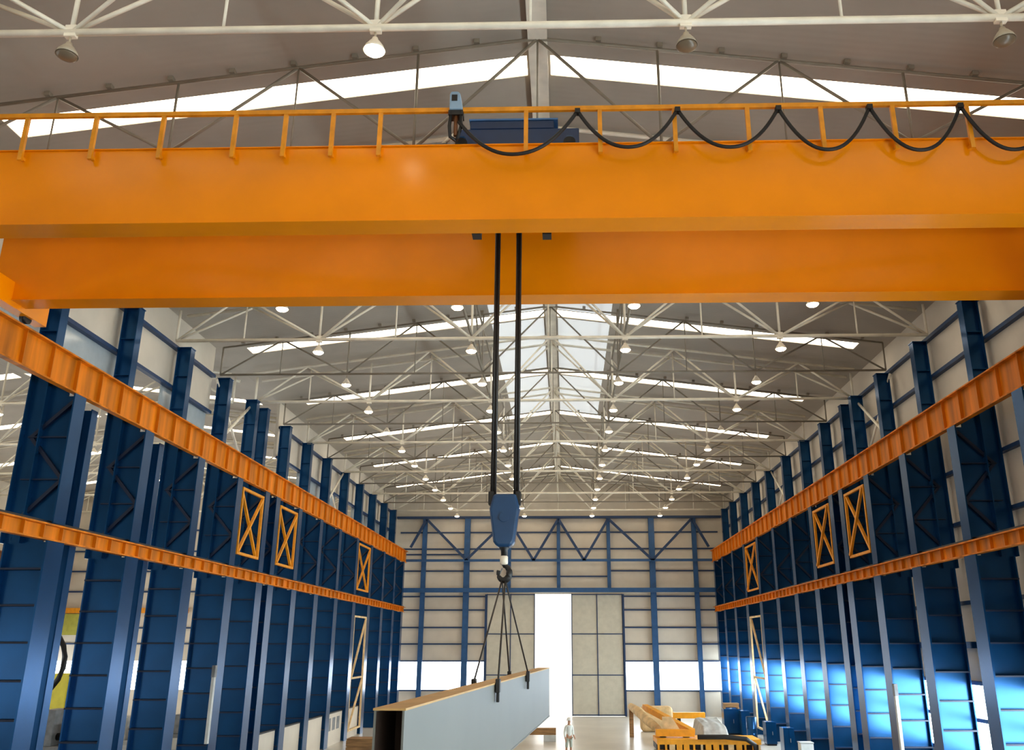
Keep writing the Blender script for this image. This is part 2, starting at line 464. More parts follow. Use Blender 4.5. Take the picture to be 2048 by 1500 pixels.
# orange cross-braced frames between columns
def xframe(side, ya, yb, za, zb, label, m='rail_yellow', mid=False):
    t = thing('braced_frame', label, 'bracing', (side * (IX + 0.05), ya, za), 'cross-braced frames between the columns')
    L = yb - ya; h = zb - za; w = 0.1
    for y in (w / 2, L - w / 2): bx(-w / 2, w / 2, y - w / 2, y + w / 2, 0, h).build('upright', m, t)
    for z in ([w / 2, h - w / 2] + ([h * 0.45] if mid else [])): bx(-w / 2, w / 2, w, L - w, z - w / 2, z + w / 2).build('rail', m, t)
    if not mid:
        MB().bar((0.03, w, w), (0.03, L - w, h - w), w, w).build('diagonal', m, t)
        MB().bar((-0.06, L - w, w), (-0.06, w, h - w), w, w).build('diagonal', m, t)
    else:
        hm = h * 0.45
        MB().bar((0.03, w, w), (0.03, L - w, hm), w, w).build('diagonal', m, t)
        MB().bar((0.03, w, hm), (0.03, L - w, h - w), w, w).build('diagonal', m, t)
for s, nm in ((-1, 'left'), (1, 'right')):
    xframe(s, 33.0, 35.4, 8.55, 11.15, 'orange cross-braced frame between the runways, nearer of the %s pair' % nm)
    xframe(s, 37.6, 40.1, 8.55, 11.15, 'orange cross-braced frame between the runways, farther of the %s pair' % nm)
    xframe(s, 52.7, 55.9, 8.4, 11.2, 'slim orange cross-braced frame far down between the %s runways' % nm)
    xframe(s, 52.7, 55.9, 0.4, 6.9, 'tall cream ladder-like braced frame below the %s lower runway' % nm, 'cream', True)

# ------------------------------------------------------------------ roof trusses
ZC = 15.5
def make_truss(m, rb, rd, twin):
    t = thing('roof_truss', '', 'truss', (0, 0, ZC), 'tubular roof trusses')
    def topz(x): return roofz(x) - 0.16 - ZC
    offs = (-0.55, 0.55) if twin else (0.0,)
    MB().tube([(-13.2, 0, 0), (13.2, 0, 0)], rb).build('bottom_chord', m, t)
    for oy in offs:
        MB().tube([(-13.2, oy, topz(13.2)), (0, oy, topz(0)), (13.2, oy, topz(13.2))], rd * 1.15).build('top_chord', m, t)
    bot = [-13.2, -8.1, -2.7, 2.7, 8.1, 13.2]
    top = [-10.8, -5.4, 0, 5.4, 10.8]
    for xb in bot:
        for xt in top:
            if abs(xb - xt) < 3:
                for oy in offs:
                    MB().tube([(xb, 0, 0), (xt, oy, topz(xt))], rd * (0.85 if twin else 1), 6).build('diagonal', m, t)
    for x in (-10.8, -8.1, -5.4, -2.7, 0, 2.7, 5.4, 8.1, 10.8):
        MB().tube([(x, 0, 0), (x, 0, topz(x))], rd * 0.9 if abs(x) in (2.7, 8.1) else rd * 0.6, 6).build('vertical', m, t)
    for sx in (-1, 1):
        MB().tube([(sx * 13.2, 0, 0), (sx * 13.2, 0, topz(13.2))], rd, 6).build('end_post', m, t)
    if twin:
        for x in (-8.1, -2.7, 2.7, 8.1):
            bx(x - 0.1, x + 0.1, -0.05, 0.05, -0.1, 0.13).build('node_plate', m, t)
    else:
        c0 = None
        for k in range(-9, 10):
            x = k * 1.38
            z = topz(x) + 0.09
            if c0 is None: c0 = bx(-0.06, 0.06, -0.07, 0.07, -0.03, 0.07).build('purlin_cleat', 'grey', t); c = c0
            else: c = c0.copy(); C.objects.link(c); c.parent = t
            c.location = (x, 0, z)
    return t
tb_ = make_truss('white', 0.065, 0.05, True)
td_ = make_truss('grey', 0.045, 0.036, False)
ub = ud = False
TY = [12.27] + [12.1 + 4 * k for k in range(1, 15)]
for i, y in enumerate(TY):
    if i % 2 == 0:
        o = copy_tree(tb_) if ub else tb_; ub = True
        kind = 'stout white tubular roof truss'
    else:
        o = copy_tree(td_) if ud else td_; ud = True
        kind = 'thin grey tubular roof truss'
    o.location = (0, y, ZC)
    if i == 0: w = 'nearest, in front of the orange crane'
    elif i == 1: w = 'directly above the orange crane'
    elif i == len(TY) - 1: w = 'the last one, against the gable'
    else: w = '%s behind the orange crane' % ORD[i - 2]
    o['label'] = kind + ', ' + w
# trusses over the neighbouring aisle
for i, y in enumerate((28.1, 36.1, 44.1, 52.1, 60.1, 68.1)):
    o = copy_tree(tb_)
    o.location = (NB, y, ZC)
    o['group'] = 'roof trusses of the neighbouring aisle'
    o['label'] = 'white tubular roof truss over the left neighbouring aisle, %s from the front' % ORD[i]
# ridge strip and longitudinal ties
tag(bx(-0.22, 0.22, 9, YF - 0.3, RIDGE - 0.2, RIDGE - 0.1).build('ridge_beam', 'white'), 'pale ridge beam running along the roof peak', 'beam')
for x, s in ((-2.7, 'left'), (2.7, 'right')):
    t = thing('longitudinal_tie', 'grey lattice tie along the roof trusses, %s of the ridge' % s, 'bracing', (x, 20.1, ZC), 'lattice ties along the roof')
    MB().tube([(0, 0, 0.12), (0, 48, 0.12)], 0.05).build('lower_tie', 'grey', t)
    MB().tube([(0, 0, 1.9), (0, 48, 1.9)], 0.045).build('upper_tie', 'grey', t)
    for k in range(6):
        MB().tube([(0, 8 * k, 1.9), (0, 8 * k + 4, 0.12)], 0.035, 6).build('diagonal', 'grey', t)
        MB().tube([(0, 8 * k + 4, 0.12), (0, 8 * k + 8, 1.9)], 0.035, 6).build('diagonal', 'grey', t)
# bluish translucent roof lights each side of the ridge
for sx in (-1, 1):
    wn += 1
    MB().prism([(sx * 0.3, roofz(0.3) - 0.02), (sx * 2.5, roofz(2.5) - 0.02), (sx * 2.5, roofz(2.5) - 0.005), (sx * 0.3, roofz(0.3) - 0.005)], 'y', 28.6, 32.7).build('window_%d' % wn, 'skyb', kind=STR)
    wn += 1
    MB().prism([(sx * 0.3, roofz(0.3) - 0.02), (sx * 2.5, roofz(2.5) - 0.02), (sx * 2.5, roofz(2.5) - 0.005), (sx * 0.3, roofz(0.3) - 0.005)], 'y', 33.7, 40.6).build('window_%d' % wn, 'skyb', kind=STR)
for sx in (-1, 1):
    wn += 1
    MB().prism([(sx * 0.3, roofz(0.3) - 0.02), (sx * 2.5, roofz(2.5) - 0.02), (sx * 2.5, roofz(2.5) - 0.005), (sx * 0.3, roofz(0.3) - 0.005)], 'y', 41.7, 48.6).build('window_%d' % wn, 'skyb', kind=STR)
# wall bracing of the upper bays
for s, nm in ((-1, 'left'), (1, 'right')):
    for ya, yb, w in ((32.3, 36.1, 'nearer'), (48.2, 52.2, 'farther')):
        t = thing('wall_brace', 'pale tubular cross brace on the upper %s wall, %s of the two' % (nm, w), 'bracing', (s * 13.3, ya, 12.5), 'cross braces of the upper walls')
        MB().tube([(0, 0, 0), (0, yb - ya, 2.9)], 0.055).build('diagonal', 'white', t)
        MB().tube([(s * 0.12, yb - ya, 0), (s * 0.12, 0, 2.9)], 0.055).build('diagonal', 'white', t)

# ------------------------------------------------------------------ lamps
def make_lamp(lit):
    t = thing('pendant_lamp', '', 'lamp', (0, 0, 0), 'pendant lamps under the roof trusses')
    MB().tube([(0, 0, -0.06), (0, 0, -0.2)], 0.02, 8).build('stem', 'shade', t)
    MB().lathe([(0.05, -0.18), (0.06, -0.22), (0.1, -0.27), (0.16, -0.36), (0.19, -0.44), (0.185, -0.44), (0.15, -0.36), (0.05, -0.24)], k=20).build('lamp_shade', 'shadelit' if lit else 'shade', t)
    MB().lathe([(0.178, -0.435), (0.165, -0.46), (0.13, -0.49), (0.07, -0.51), (0.01, -0.515)], k=20).build('diffuser', 'lampon' if lit else 'lampoff', t)
    return t
lit0, off0 = make_lamp(True), make_lamp(False)
ul = uo = False
for i, y in enumerate(TY):
    if i in (1, 2): continue
    for j, x in enumerate((-8.1, -2.7, 2.7, 8.1)):
        lit = not (i == 0 and j != 1)
        if lit: o = copy_tree(lit0) if ul else lit0; ul = True
        else: o = copy_tree(off0) if uo else off0; uo = True
        o.location = (x, y, ZC - (0.02 if i % 2 else 0.04))
        pos = ('far left', 'left of the ridge', 'right of the ridge', 'far right')[j]
        if i == 0: o['label'] = ('lit dome lamp under the nearest white truss' if lit else 'unlit dome lamp under the nearest white truss, ' + pos)
        else: o['label'] = 'lit dome lamp hanging from the %s roof truss behind the crane, %s' % (ORD[i - 2] if i < 14 else 'last', pos)

# ------------------------------------------------------------------ the overhead crane
GZ0, GZ1 = 12.75, 14.36
G1, G2 = 14.2, 17.8
cr = thing('overhead_crane', 'large orange double-girder overhead crane spanning the whole hall', 'crane', (0, 0, 0))
for y in (G1, G2):
    b = bx(-12.62, 12.62, y, y + 0.5, GZ0 + 0.02, GZ1 - 0.02)
    g_ = b.build('girder', 'crane', cr, bevel=0.008)
    bx(-12.62, 12.62, y - 0.03, y + 0.53, GZ0, GZ0 + 0.02).build('bottom_plate', 'crane', g_)
    bx(-12.62, 12.62, y - 0.04, y + 0.54, GZ1 - 0.02, GZ1).build('top_plate', 'crane', g_)
    bx(-12.1, 12.1, y + 0.22, y + 0.28, GZ1, GZ1 + 0.06).build('trolley_rail', 'dark', g_)
for s in (-1, 1):
    e = bx(s * 12.27 - 0.14, s * 12.27 + 0.14, 13.2, 19.2, 12.62, 13.2).build('end_truck', 'crane', cr)
    for y in (13.8, 18.6):
        w_ = MB().tube([(s * 12.27 - 0.07, y, 12.62), (s * 12.27 + 0.07, y, 12.62)], 0.14, 20).build('wheel', 'dark', e)
# handrail along the near girder
RZ = 15.05
RY = G1 - 0.12
hr = bx(-11.8, 11.9, RY - 0.035, RY + 0.035, RZ - 0.04, RZ + 0.05).build('handrail', 'rail_yellow', cr)
for px in (52, 190, 325, 470, 570, 665, 760, 1052, 1200, 1350, 1497, 1645, 1790, 1940):
    x = at(px, 260, RY).x
    bx(x - 0.04, x + 0.04, RY - 0.03, RY + 0.03, GZ1 - 0.28, RZ - 0.04).build('post', 'rail_yellow', hr)
    bx(x - 0.03, x + 0.03, RY + 0.03, G1, GZ1 - 0.24, GZ1 - 0.18).build('post_bracket', 'rail_yellow', hr)

# trolley with its hoist
tr = thing('hoist_trolley', 'dark blue hoist trolley riding on top of the orange crane', 'hoist', (-0.55, 16.2, GZ1 + 0.06))
xl = at(940, 260, 14.9).x + 0.55; xr = at(1108, 260, 14.9).x + 0.55; xr2 = at(1158, 260, 14.9).x + 0.55
tz = GZ1 + 0.06
zm, zu = at(1030, 257, 14.9).z - tz, at(1030, 241, 14.9).z - tz
bx(xl - 0.22, xr2, -1.3, 1.75, 0.12, zm).build('frame', 'trolley', tr, bevel=0.02)
bx(xl, xr, -1.3, -0.6, zm, zu).build('gear_case', 'trolley', tr, bevel=0.02)
bx(xl - 0.02, xr + 0.08, -1.32, -0.58, zu, zu + 0.035).build('case_lid', 'lid', tr)
MB().tube([(xl, 0.3, 0.75), (xr2 - 0.3, 0.3, 0.75)], 0.28, 24).build('rope_drum', 'dark', tr)
for x in (xl - 0.1, xr2 - 0.2):
    for y in (-1.75, 1.85):
        MB().tube([(x, y - 0.05, 0.12), (x, y + 0.05, 0.12)], 0.12, 18).build('wheel', 'dark', tr)
        bx(x - 0.06, x + 0.06, min(y, y * 0.7), max(y, y * 0.7), 0.1, 0.3).build('axle_bracket', 'hookblue', tr)
for px in (954, 1094):
    x = at(px, 470, 15.6).x + 0.55
    zb = at(px, 475, 15.6).z - (GZ1 + 0.06)
    bx(x - 0.09, x + 0.09, -0.75, -0.5, zb, 0.14).build('buffer', 'dark', tr)
for py_, px_, w_ in ((0.52, 915, 0.14), ):
    x = at(888, 262, 14.8).x + 0.55
    MB().tube([(x - 0.25, -1.2, 0.4), (x + 0.05, -1.2, 0.4)], 0.1, 16).build('motor', 'steelgrey', tr)
    MB().tube([(x - 0.05, -1.2, 0.48), (x + 0.1, -1.22, 0.62), (x + 0.22, -1.24, 0.7)], 0.04, 10).build('conduit', 'white', tr)
# the pale blue festoon head on its black arm
xh = at(914, 230, RY).x
fh = thing('cable_trolley', 'pale blue cable trolley on a black bracket above the crane handrail', 'cable trolley', (xh, RY, GZ1))
MB().prism([(-0.13, 0.62), (0.13, 0.62), (0.07, 0.98), (0.02, 1.02), (-0.1, 1.02), (-0.13, 0.96)], 'y', -0.16, 0.12).build('casing', 'paleblue', fh, bevel=0.02)
bx(-0.09, 0.02, -0.165, -0.155, 0.8, 0.94).build('socket', 'dark', fh)
MB().tube([(-0.1, -0.1, 0.6), (-0.13, -0.08, 0.3), (-0.11, -0.05, 0.08), (0.0, 0.0, 0.02)], 0.035, 8).build('bracket', 'dark', fh)
MB().tube([(0.08, -0.1, 0.6), (0.1, -0.08, 0.3), (0.04, -0.05, 0.08), (0.0, 0.0, 0.02)], 0.035, 8).build('bracket', 'dark', fh)
MB().tube([(-0.01, -0.06, 0.58), (-0.01, -0.04, 0.1)], 0.04, 8).build('insulator', 'brown', fh)
bx(-0.15, 0.13, -0.13, 0.1, 0.52, 0.62).build('carriage', 'dark', fh)

# festoon cable
CY = RY - 0.11
fc = thing('festoon_cable', 'black power cable looped in festoons along the crane handrail', 'cable', (0, CY, RZ))
npx = [918, 1155, 1355, 1557, 1740, 1922, 2110]
bot = [308, 294, 294, 299, 300, 299]
xs = [at(p, 225, CY).x for p in npx]
zt = -0.12
for i in range(6):
    xa, xb = xs[i], xs[i + 1]
    zbm = at((npx[i] + npx[i + 1]) / 2, bot[i], CY).z - RZ
    z0 = zt if i else zt - 0.2
    pts = []
    for k in range(25):
        t = k / 24
        zc = (z0 * (1 - t) + zt * t)
        w = 1 - abs(2 * t - 1) ** 2.15
        pts.append((xa + (xb - xa) * t, 0, zc + (zbm - (z0 + zt) / 2) * w))
    MB().tube(pts, 0.036, 10).build('loop', 'cable', fc)
for x in xs[1:]:
    bx(x - 0.05, x + 0.05, -0.05, 0.075, -0.18, -0.085).build('cable_clamp', 'dark', fc)

# ropes, hook block, hook
HX, HY = -0.6, 16.2
bt = at(1006, 990, HY); bb = at(1006, 1095, HY)
for i, (dx, s) in enumerate(((-0.25, 'outer left'), (-0.195, 'inner left'), (0.195, 'inner right'), (0.25, 'outer right'))):
    o = MB().tube([(HX + dx, HY, bt.z - 0.02), (HX + dx, HY, GZ1 + 0.15)], 0.031, 8).build('hoist_rope', 'rope')
    tag(o, 'dark wire rope from the trolley to the hook block, %s fall' % s, 'rope', 'hoist ropes above the hook block')
hk = thing('hook_block', 'blue crane hook block with a black hook hanging under four ropes', 'hook', (HX, HY, bb.z))
H = bt.z - bb.z
prof = [(-0.21, H), (-0.28, H * 0.72), (-0.265, H * 0.6), (-0.2, H * 0.1), (-0.15, 0.02), (-0.1, 0), (0.1, 0), (0.15, 0.02), (0.2, H * 0.1), (0.265, H * 0.6), (0.29, H * 0.72), (0.26, H * 0.85), (0.22, H)]
MB().prism(prof, 'y', -0.17, 0.17).build('housing', 'hookblue', hk, bevel=0.05)
for x in (-0.255, 0.255): bx(x - 0.055, x + 0.055, -0.1, 0.1, H * 0.8, H + 0.06).build('rope_guard', 'dark', hk, bevel=0.02)
MB().tube([(0, -0.2, H * 0.55), (0, 0.2, H * 0.55)], 0.09, 20).build('axle', 'hookblue', hk)
MB().lathe([(0.09, 0.02), (0.09, -0.02), (0.06, -0.06), (0.055, -0.16)], k=16).build('shank', 'dark', hk)
MB().lathe([(0.05, -0.15), (0.075, -0.17), (0.075, -0.3), (0.05, -0.32)], k=16).build('collar', 'shadelit', hk)
pts = []; rad = []
for k in range(26):
    t = k / 25
    a = PI * 0.5 - t * PI * 1.62
    pts.append((0.0 + 0.105 * math.cos(a), 0, -0.47 + 0.13 * math.sin(a)))
    rad.append(0.035 + 0.03 * math.sin(PI * min(1, t * 1.15)) * (1 if t < 0.87 else 0.7))
hook = MB().tube([(0, 0, -0.3), (0, 0, -0.33)] + pts, [0.04, 0.04] + rad, 12).build('hook', 'dark', hk)
MB().tube([(-0.03, 0, -0.38), (-0.085, 0, -0.5)], 0.014, 8).build('safety_latch', 'steelgrey', hk)
hook_z = bb.z - 0.60

# ------------------------------------------------------------------ the hanging box beam
BW, BH = 0.29, 1.18
by0, by1 = 8.4, 23.4
bt_z = 4.64
ang = -math.atan(0.071)
bo = thing('box_beam', 'long grey steel box beam with tan top hanging from the crane hook', 'beam', (-0.54, 16.2, bt_z - BH), None, ang)
ya, yb = by0 - 16.2, by1 - 16.2
bx(BW / 2 - 0.02, BW / 2, ya, yb, 0.02, BH - 0.02).build('side_plate', 'beamgrey', bo)
bx(-BW / 2, -BW / 2 + 0.02, ya, yb, 0.02, BH - 0.02).build('side_plate', 'beamgrey', bo)
bx(-BW / 2 - 0.01, BW / 2 + 0.01, ya, yb, BH - 0.02, BH).build('top_plate', 'tan', bo)
bx(-BW / 2 - 0.01, BW / 2 + 0.01, ya, yb, 0, 0.02).build('bottom_plate', 'beamgrey', bo)
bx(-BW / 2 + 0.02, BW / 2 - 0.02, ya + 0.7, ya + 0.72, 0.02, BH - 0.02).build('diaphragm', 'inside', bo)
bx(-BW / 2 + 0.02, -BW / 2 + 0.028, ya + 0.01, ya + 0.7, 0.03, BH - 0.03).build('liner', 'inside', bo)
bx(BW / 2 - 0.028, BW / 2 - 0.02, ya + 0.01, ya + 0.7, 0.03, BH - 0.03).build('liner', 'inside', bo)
R = Matrix.Rotation(ang, 3, 'Z')
for (dx, dy, s) in ((-1, -2.2, 'near left'), (1, -2.2, 'near right'), (-1, 1.9, 'far left'), (1, 1.9, 'far right')):
    p = R @ Vector((dx * (BW / 2 + 0.045), dy, 0)); p = Vector((-0.54 + p.x, 16.2 + p.y, bt_z))
    t = thing('lifting_sling', 'dark chain sling leg from hook to beam clamp, %s of the four' % s, 'sling', (HX, HY, hook_z), 'sling legs carrying the box beam')
    q = p - Vector((HX, HY, hook_z))
    a0 = Vector((dx * 0.03, 0.02 if dy > 0 else -0.02, 0.0))
    MB().tube([a0, q + Vector((0, 0, 0.02))], 0.016, 8).build('chain', 'rope', t)
    c = MB().box(q.x - 0.035, q.x + 0.035, q.y - 0.1, q.y + 0.1, q.z - 0.14, q.z + 0.06)
    c.box(q.x - 0.025, q.x + 0.025, q.y - 0.05, q.y + 0.05, q.z - 0.28, q.z - 0.13)
    c.build('beam_clamp', 'dark', t, bevel=0.01)

# ------------------------------------------------------------------ things on the floor
# low beige panels between the left columns
ys = COLY[5:11]
for i in range(5):
    ya, yb = ys[i] + 0.38, ys[i + 1] - 0.38
    t = thing('low_panel', 'low beige wall panel between left columns, %s from the double column' % ORD[i], 'panel', (-12.34, ya, 0), 'low beige panels between the left columns')
    bx(-0.05, 0.05, 0, yb - ya, 0, 1.62).build('sheet', 'clady', t)
    bx(-0.07, 0.07, 0, yb - ya, 1.62, 1.68).build('cap', 'dark', t)
    if i == 3:
        for k in range(3): bx(0.05, 0.06, 0.5 + 0.9 * k, 1.1 + 0.9 * k, 0.75, 1.4).build('window', 'steelgrey', t)

def crate(name, label, x, y, z, w, d, h, m='wood', group=None):
    t = thing(name, label, 'crate', (x, y, z), group)
    bx(-w / 2 + 0.03, w / 2 - 0.03, -d / 2 + 0.03, d / 2 - 0.03, 0.08, h - 0.02).build('box', m, t)
    for s in (-1, 1):
        bx(s * (w / 2 - 0.05) - 0.05, s * (w / 2 - 0.05) + 0.05, -d / 2, d / 2, 0, 0.08).build('runner', m, t)
    n = 4
    for k in range(n):
        z0 = 0.1 + k * (h - 0.12) / n
        bx(-w / 2, w / 2, -d / 2, -d / 2 + 0.03, z0, z0 + (h - 0.12) / n - 0.03).build('slat', m, t)
    bx(-w / 2, w / 2, -d / 2, d / 2, h - 0.03, h).build('lid', m, t)
    return t
p = at(722, 1478, 40)
crate('wooden_crate', 'brown wooden crate on the floor left of the hanging grey beam', p.x, 40.5, 0, 1.3, 1.0, p.z)

# timber on blocks and pale trestle by the doorway
p0, p1 = at(1030, 1456, 52), at(1112, 1470, 52)
tag(bx(p0.x - 0.6, p1.x, 52, 52.25, p1.z, p0.z).build('timber_baulk', 'wood', bevel=0.01), 'thick brown timber baulk lying on pale blocks before the doorway', 'timber')
for x, s in ((p0.x - 0.2, 'left'), (p1.x - 0.35, 'right')):
    tag(bx(x - 0.35, x + 0.35, 51.9, 52.35, 0, p1.z).build('support_block', 'lightgrey', bevel=0.02), 'pale block under the %s end of the brown timber' % s, 'block', 'blocks under the brown timber')

# worker
def skin(name, pts, edges, m, parent, sub=1):
    me = bpy.data.meshes.new(name)
    me.from_pydata([p[:3] for p in pts], edges, [])
    o = bpy.data.objects.new(name, me); C.objects.link(o)
    if parent: o.parent = parent
    sk = o.modifiers.new('skin', 'SKIN')
    for i, p in enumerate(pts):
        sv = me.skin_vertices[0].data[i]
        sv.radius = (p[3], p[4] if len(p) > 4 else p[3])
        sv.use_root = (i == 0)
    sk.use_smooth_shade = True
    sb = o.modifiers.new('sub', 'SUBSURF'); sb.levels = sub; sb.render_levels = sub
    me.materials.append(M[m])
    return o
wp = at(1138, 1470, 45)
pe = thing('person', 'person in a white helmet, white top and black boots near the doorway', 'person', (wp.x, 45, 0), None, 0.5)
B = [(0, 0, 0.93, .13, .1), (0, 0, 1.1, .13, .095), (0, 0, 1.28, .15, .1), (0, 0, 1.42, .11, .085), (0, 0, 1.5, .05, .05), (0, -0.02, 1.6, .075, .09), (0, -0.02, 1.69, .07, .08),
     (.17, 0, 1.38, .055), (.22, .02, 1.12, .045), (.2, -.14, .95, .036), (-.17, 0, 1.38, .055), (-.23, .02, 1.1, .045), (-.24, -.06, .86, .036),
     (.09, 0, .85, .085), (.1, -.01, .5, .06), (.1, .02, .1, .045), (-.09, 0, .85, .085), (-.11, .05, .5, .06), (-.11, .1, .1, .045),
     (.1, -.12, .05, .04), (-.11, -.04, .05, .04), (.2, -.2, .91, .03, .018), (-.24, -.09, .79, .03, .018)]
E = [(0, 1), (1, 2), (2, 3), (3, 4), (4, 5), (5, 6), (3, 7), (7, 8), (8, 9), (3, 10), (10, 11), (11, 12), (0, 13), (13, 14), (14, 15), (0, 16), (16, 17), (17, 18), (15, 19), (18, 20), (9, 21), (12, 22)]
for (hx, hy, hz, pi) in ((.2, -.2, .91, 21), (-.24, -.09, .79, 22)):
    for k, (fx_, ln) in enumerate(((-.027, .06), (-.009, .075), (.009, .07), (.027, .055))):
        i0 = len(B)
        B += [(hx + fx_, hy - .02, hz - .035, .008), (hx + fx_, hy - .03, hz - .035 - ln * .6, .007), (hx + fx_, hy - .02, hz - .035 - ln, .006)]
        E += [(pi, i0), (i0, i0 + 1), (i0 + 1, i0 + 2)]
    i0 = len(B); s = -1 if hx > 0 else 1
    B += [(hx + s * .035, hy - .02, hz + .01, .01), (hx + s * .045, hy - .04, hz - .03, .008)]
    E += [(pi, i0), (i0, i0 + 1)]
body = skin('body', B, E, 'skin', pe)
skin('shirt', [(0, 0, 0.88, .155, .125), (0, 0, 1.1, .15, .115), (0, 0, 1.28, .17, .12), (0, 0, 1.43, .12, .095), (.175, 0, 1.385, .072), (.225, .02, 1.12, .06), (.205, -.11, .98, .05), (-.175, 0, 1.385, .072), (-.235, .02, 1.1, .06), (-.242, -.05, .9, .05)],
     [(0, 1), (1, 2), (2, 3), (3, 4), (4, 5), (5, 6), (3, 7), (7, 8), (8, 9)], 'shirt', pe)
skin('trousers', [(0, 0, .93, .14, .115), (.09, 0, .83, .1), (.1, -.01, .5, .078), (.1, .01, .42, .07), (-.09, 0, .83, .1), (-.11, .05, .5, .078), (-.11, .06, .42, .07)],
     [(0, 1), (1, 2), (2, 3), (0, 4), (4, 5), (5, 6)], 'trouser', pe)
for x, y in ((.1, .02), (-.11, .09)):
    skin('boot', [(x, y, .32, .075), (x, y, .1, .062), (x, y - .08, .05, .052), (x, y - .17, .045, .045)], [(0, 1), (1, 2), (2, 3)], 'dark', pe)
MB().lathe([(0.15, 0), (0.125, 0.02), (0.12, 0.06), (0.1, 0.11), (0.06, 0.14), (0.01, 0.15)], (0, -0.03, 1.67), 18).build('helmet', 'helmet', pe)
for sx in (-1, 1): MB().tube([(sx * .03, -.115, 1.62), (sx * .03, -.104, 1.62)], 0.01, 8).build('eye', 'dark', pe)

# yellow machine parts on the right
q0, q1 = at(1314, 1478, 47), at(1522, 1478, 47)
rk = thing('storage_rack', 'low orange slotted rack with dark gaps along its front', 'rack', ((q0.x + q1.x) / 2, 47, 0))
W = q1.x - q0.x; Hh = q0.z
bx(-W / 2, W / 2, 0, 2.2, Hh - 0.26, Hh - 0.02).build('top_frame', 'yellow', rk)
bx(-W / 2, W / 2, 0.3, 2.1, 0.1, Hh - 0.28).build('back_panel', 'dark', rk)
bx(-W / 2, W / 2, 0, 0.15, 0, 0.12).build('bottom_rail', 'yellow', rk)
n = 15
for k in range(n):
    x = -W / 2 + 0.1 + (W - 0.2) * k / (n - 1) + random.uniform(-.07, .07)
    w = random.choice((0.05, 0.09, 0.14))
    bx(x - w, x + w, 0, 0.12, 0.12, Hh - 0.26).build('bar', 'cream' if k % 4 == 2 else 'yellow', rk)
pts = [at(1395, 1474, 46.9), at(1450, 1474, 46.8), at(1492, 1478, 46.7), at(1510, 1490, 46.7), at(1512, 1510, 46.7)]
tag(MB().tube(pts, 0.12, 10).build('hose', 'dark'), 'thick black hose bending over the corner of the orange rack', 'hose')
# yellow triangular jib frame
A = [at(1308, 1472, 48), at(1391, 1472, 48), at(1392, 1462, 48), at(1330, 1428, 52), at(1285, 1416, 55), at(1270, 1414, 55)]
jf = thing('jib_frame', 'yellow triangular steel frame lying on supports beside the orange rack', 'frame', (A[0].x, 48, 0))
def loc(v): return v - Vector((A[0].x, 48, 0))
a, b_, c_, d_ = loc(at(1311, 1465, 48)), loc(at(1388, 1466, 48)), loc(at(1290, 1414, 54.5)), loc(at(1330, 1437, 51.5))
MB().bar(a, b_, 0.35, 0.34).build('base_beam', 'yellow', jf)
MB().bar(b_ + Vector((-.1, 0, 0.05)), c_, 0.34, 0.3).build('long_arm', 'yellow', jf)
MB().bar(loc(at(1328, 1462, 48.2)), loc(at(1335, 1435, 50.5)), 0.16, 0.16).build('strut', 'yellow', jf)
MB().prism([(a.x + 0.4, a.z), (b_.x - 0.6, b_.z), (a.x + 0.9, a.z + 0.75), (a.x + 0.4, a.z + 0.75)], 'y', 0.25, 0.3).build('web_plate', 'cream', jf)
for px in (1326, 1372):
    v = loc(at(px, 1473, 48)); bx(v.x - 0.16, v.x + 0.16, -0.2, 0.2, Hh, v.z).build('support_foot', 'dark', jf)
# support stand below the frame far end
v0, v1 = at(1262, 1413, 54.5), at(1316, 1458, 50)
cv = thing('wrapped_pipe', 'long cream wrapped pipe sloping beside the yellow frame', 'pipe', (v0.x, v0.y, 0))
e0 = Vector((0, 0, v0.z)); e1 = v1 - Vector((v0.x, v0.y, 0))
MB().tube([e0, e0.lerp(e1, .3) + Vector((0, 0, .06)), e0.lerp(e1, .7), e1], [0.2, 0.27, 0.26, 0.2], 14).build('wrapping', 'cream', cv)
bx(-0.12, 0.12, -0.12, 0.12, 0, v0.z - 0.1).build('stand', 'wood', cv)
bx(e1.x - 0.12, e1.x + 0.12, e1.y - 0.1, e1.y + 0.1, 0, e1.z).build('stand', 'steelgrey', cv)
# orange short girder
v0, v1 = at(1346, 1425, 60), at(1411, 1437, 60)
og = thing('short_girder', 'short bright orange girder on trestles below the right gable window', 'girder', ((v0.x + v1.x) / 2, 60, 0))
wv = v1.x - v0.x
bx(-wv / 2, wv / 2, 0, 0.5, v1.z, v0.z).build('box_section', 'yellow', og, bevel=0.02)
bx(-wv / 2 - 0.14, -wv / 2, 0.05, 0.45, v1.z, v0.z + 0.15).build('end_plate', 'yellow', og)
for x in (-wv / 2 + 0.4, wv / 2 - 0.4): bx(x - 0.1, x + 0.1, 0.1, 0.4, 0, v1.z).build('trestle', 'dark', og)
# cream covered bundle behind it
v0, v1 = at(1280, 1412, 58), at(1345, 1432, 58)
tag(bx(v0.x, v1.x, 57.6, 58.6, 0, v0.z).build('covered_bundle', 'cream', bevel=0.25), 'cream sheeted bundle between the yellow frame and the gable', 'bundle')
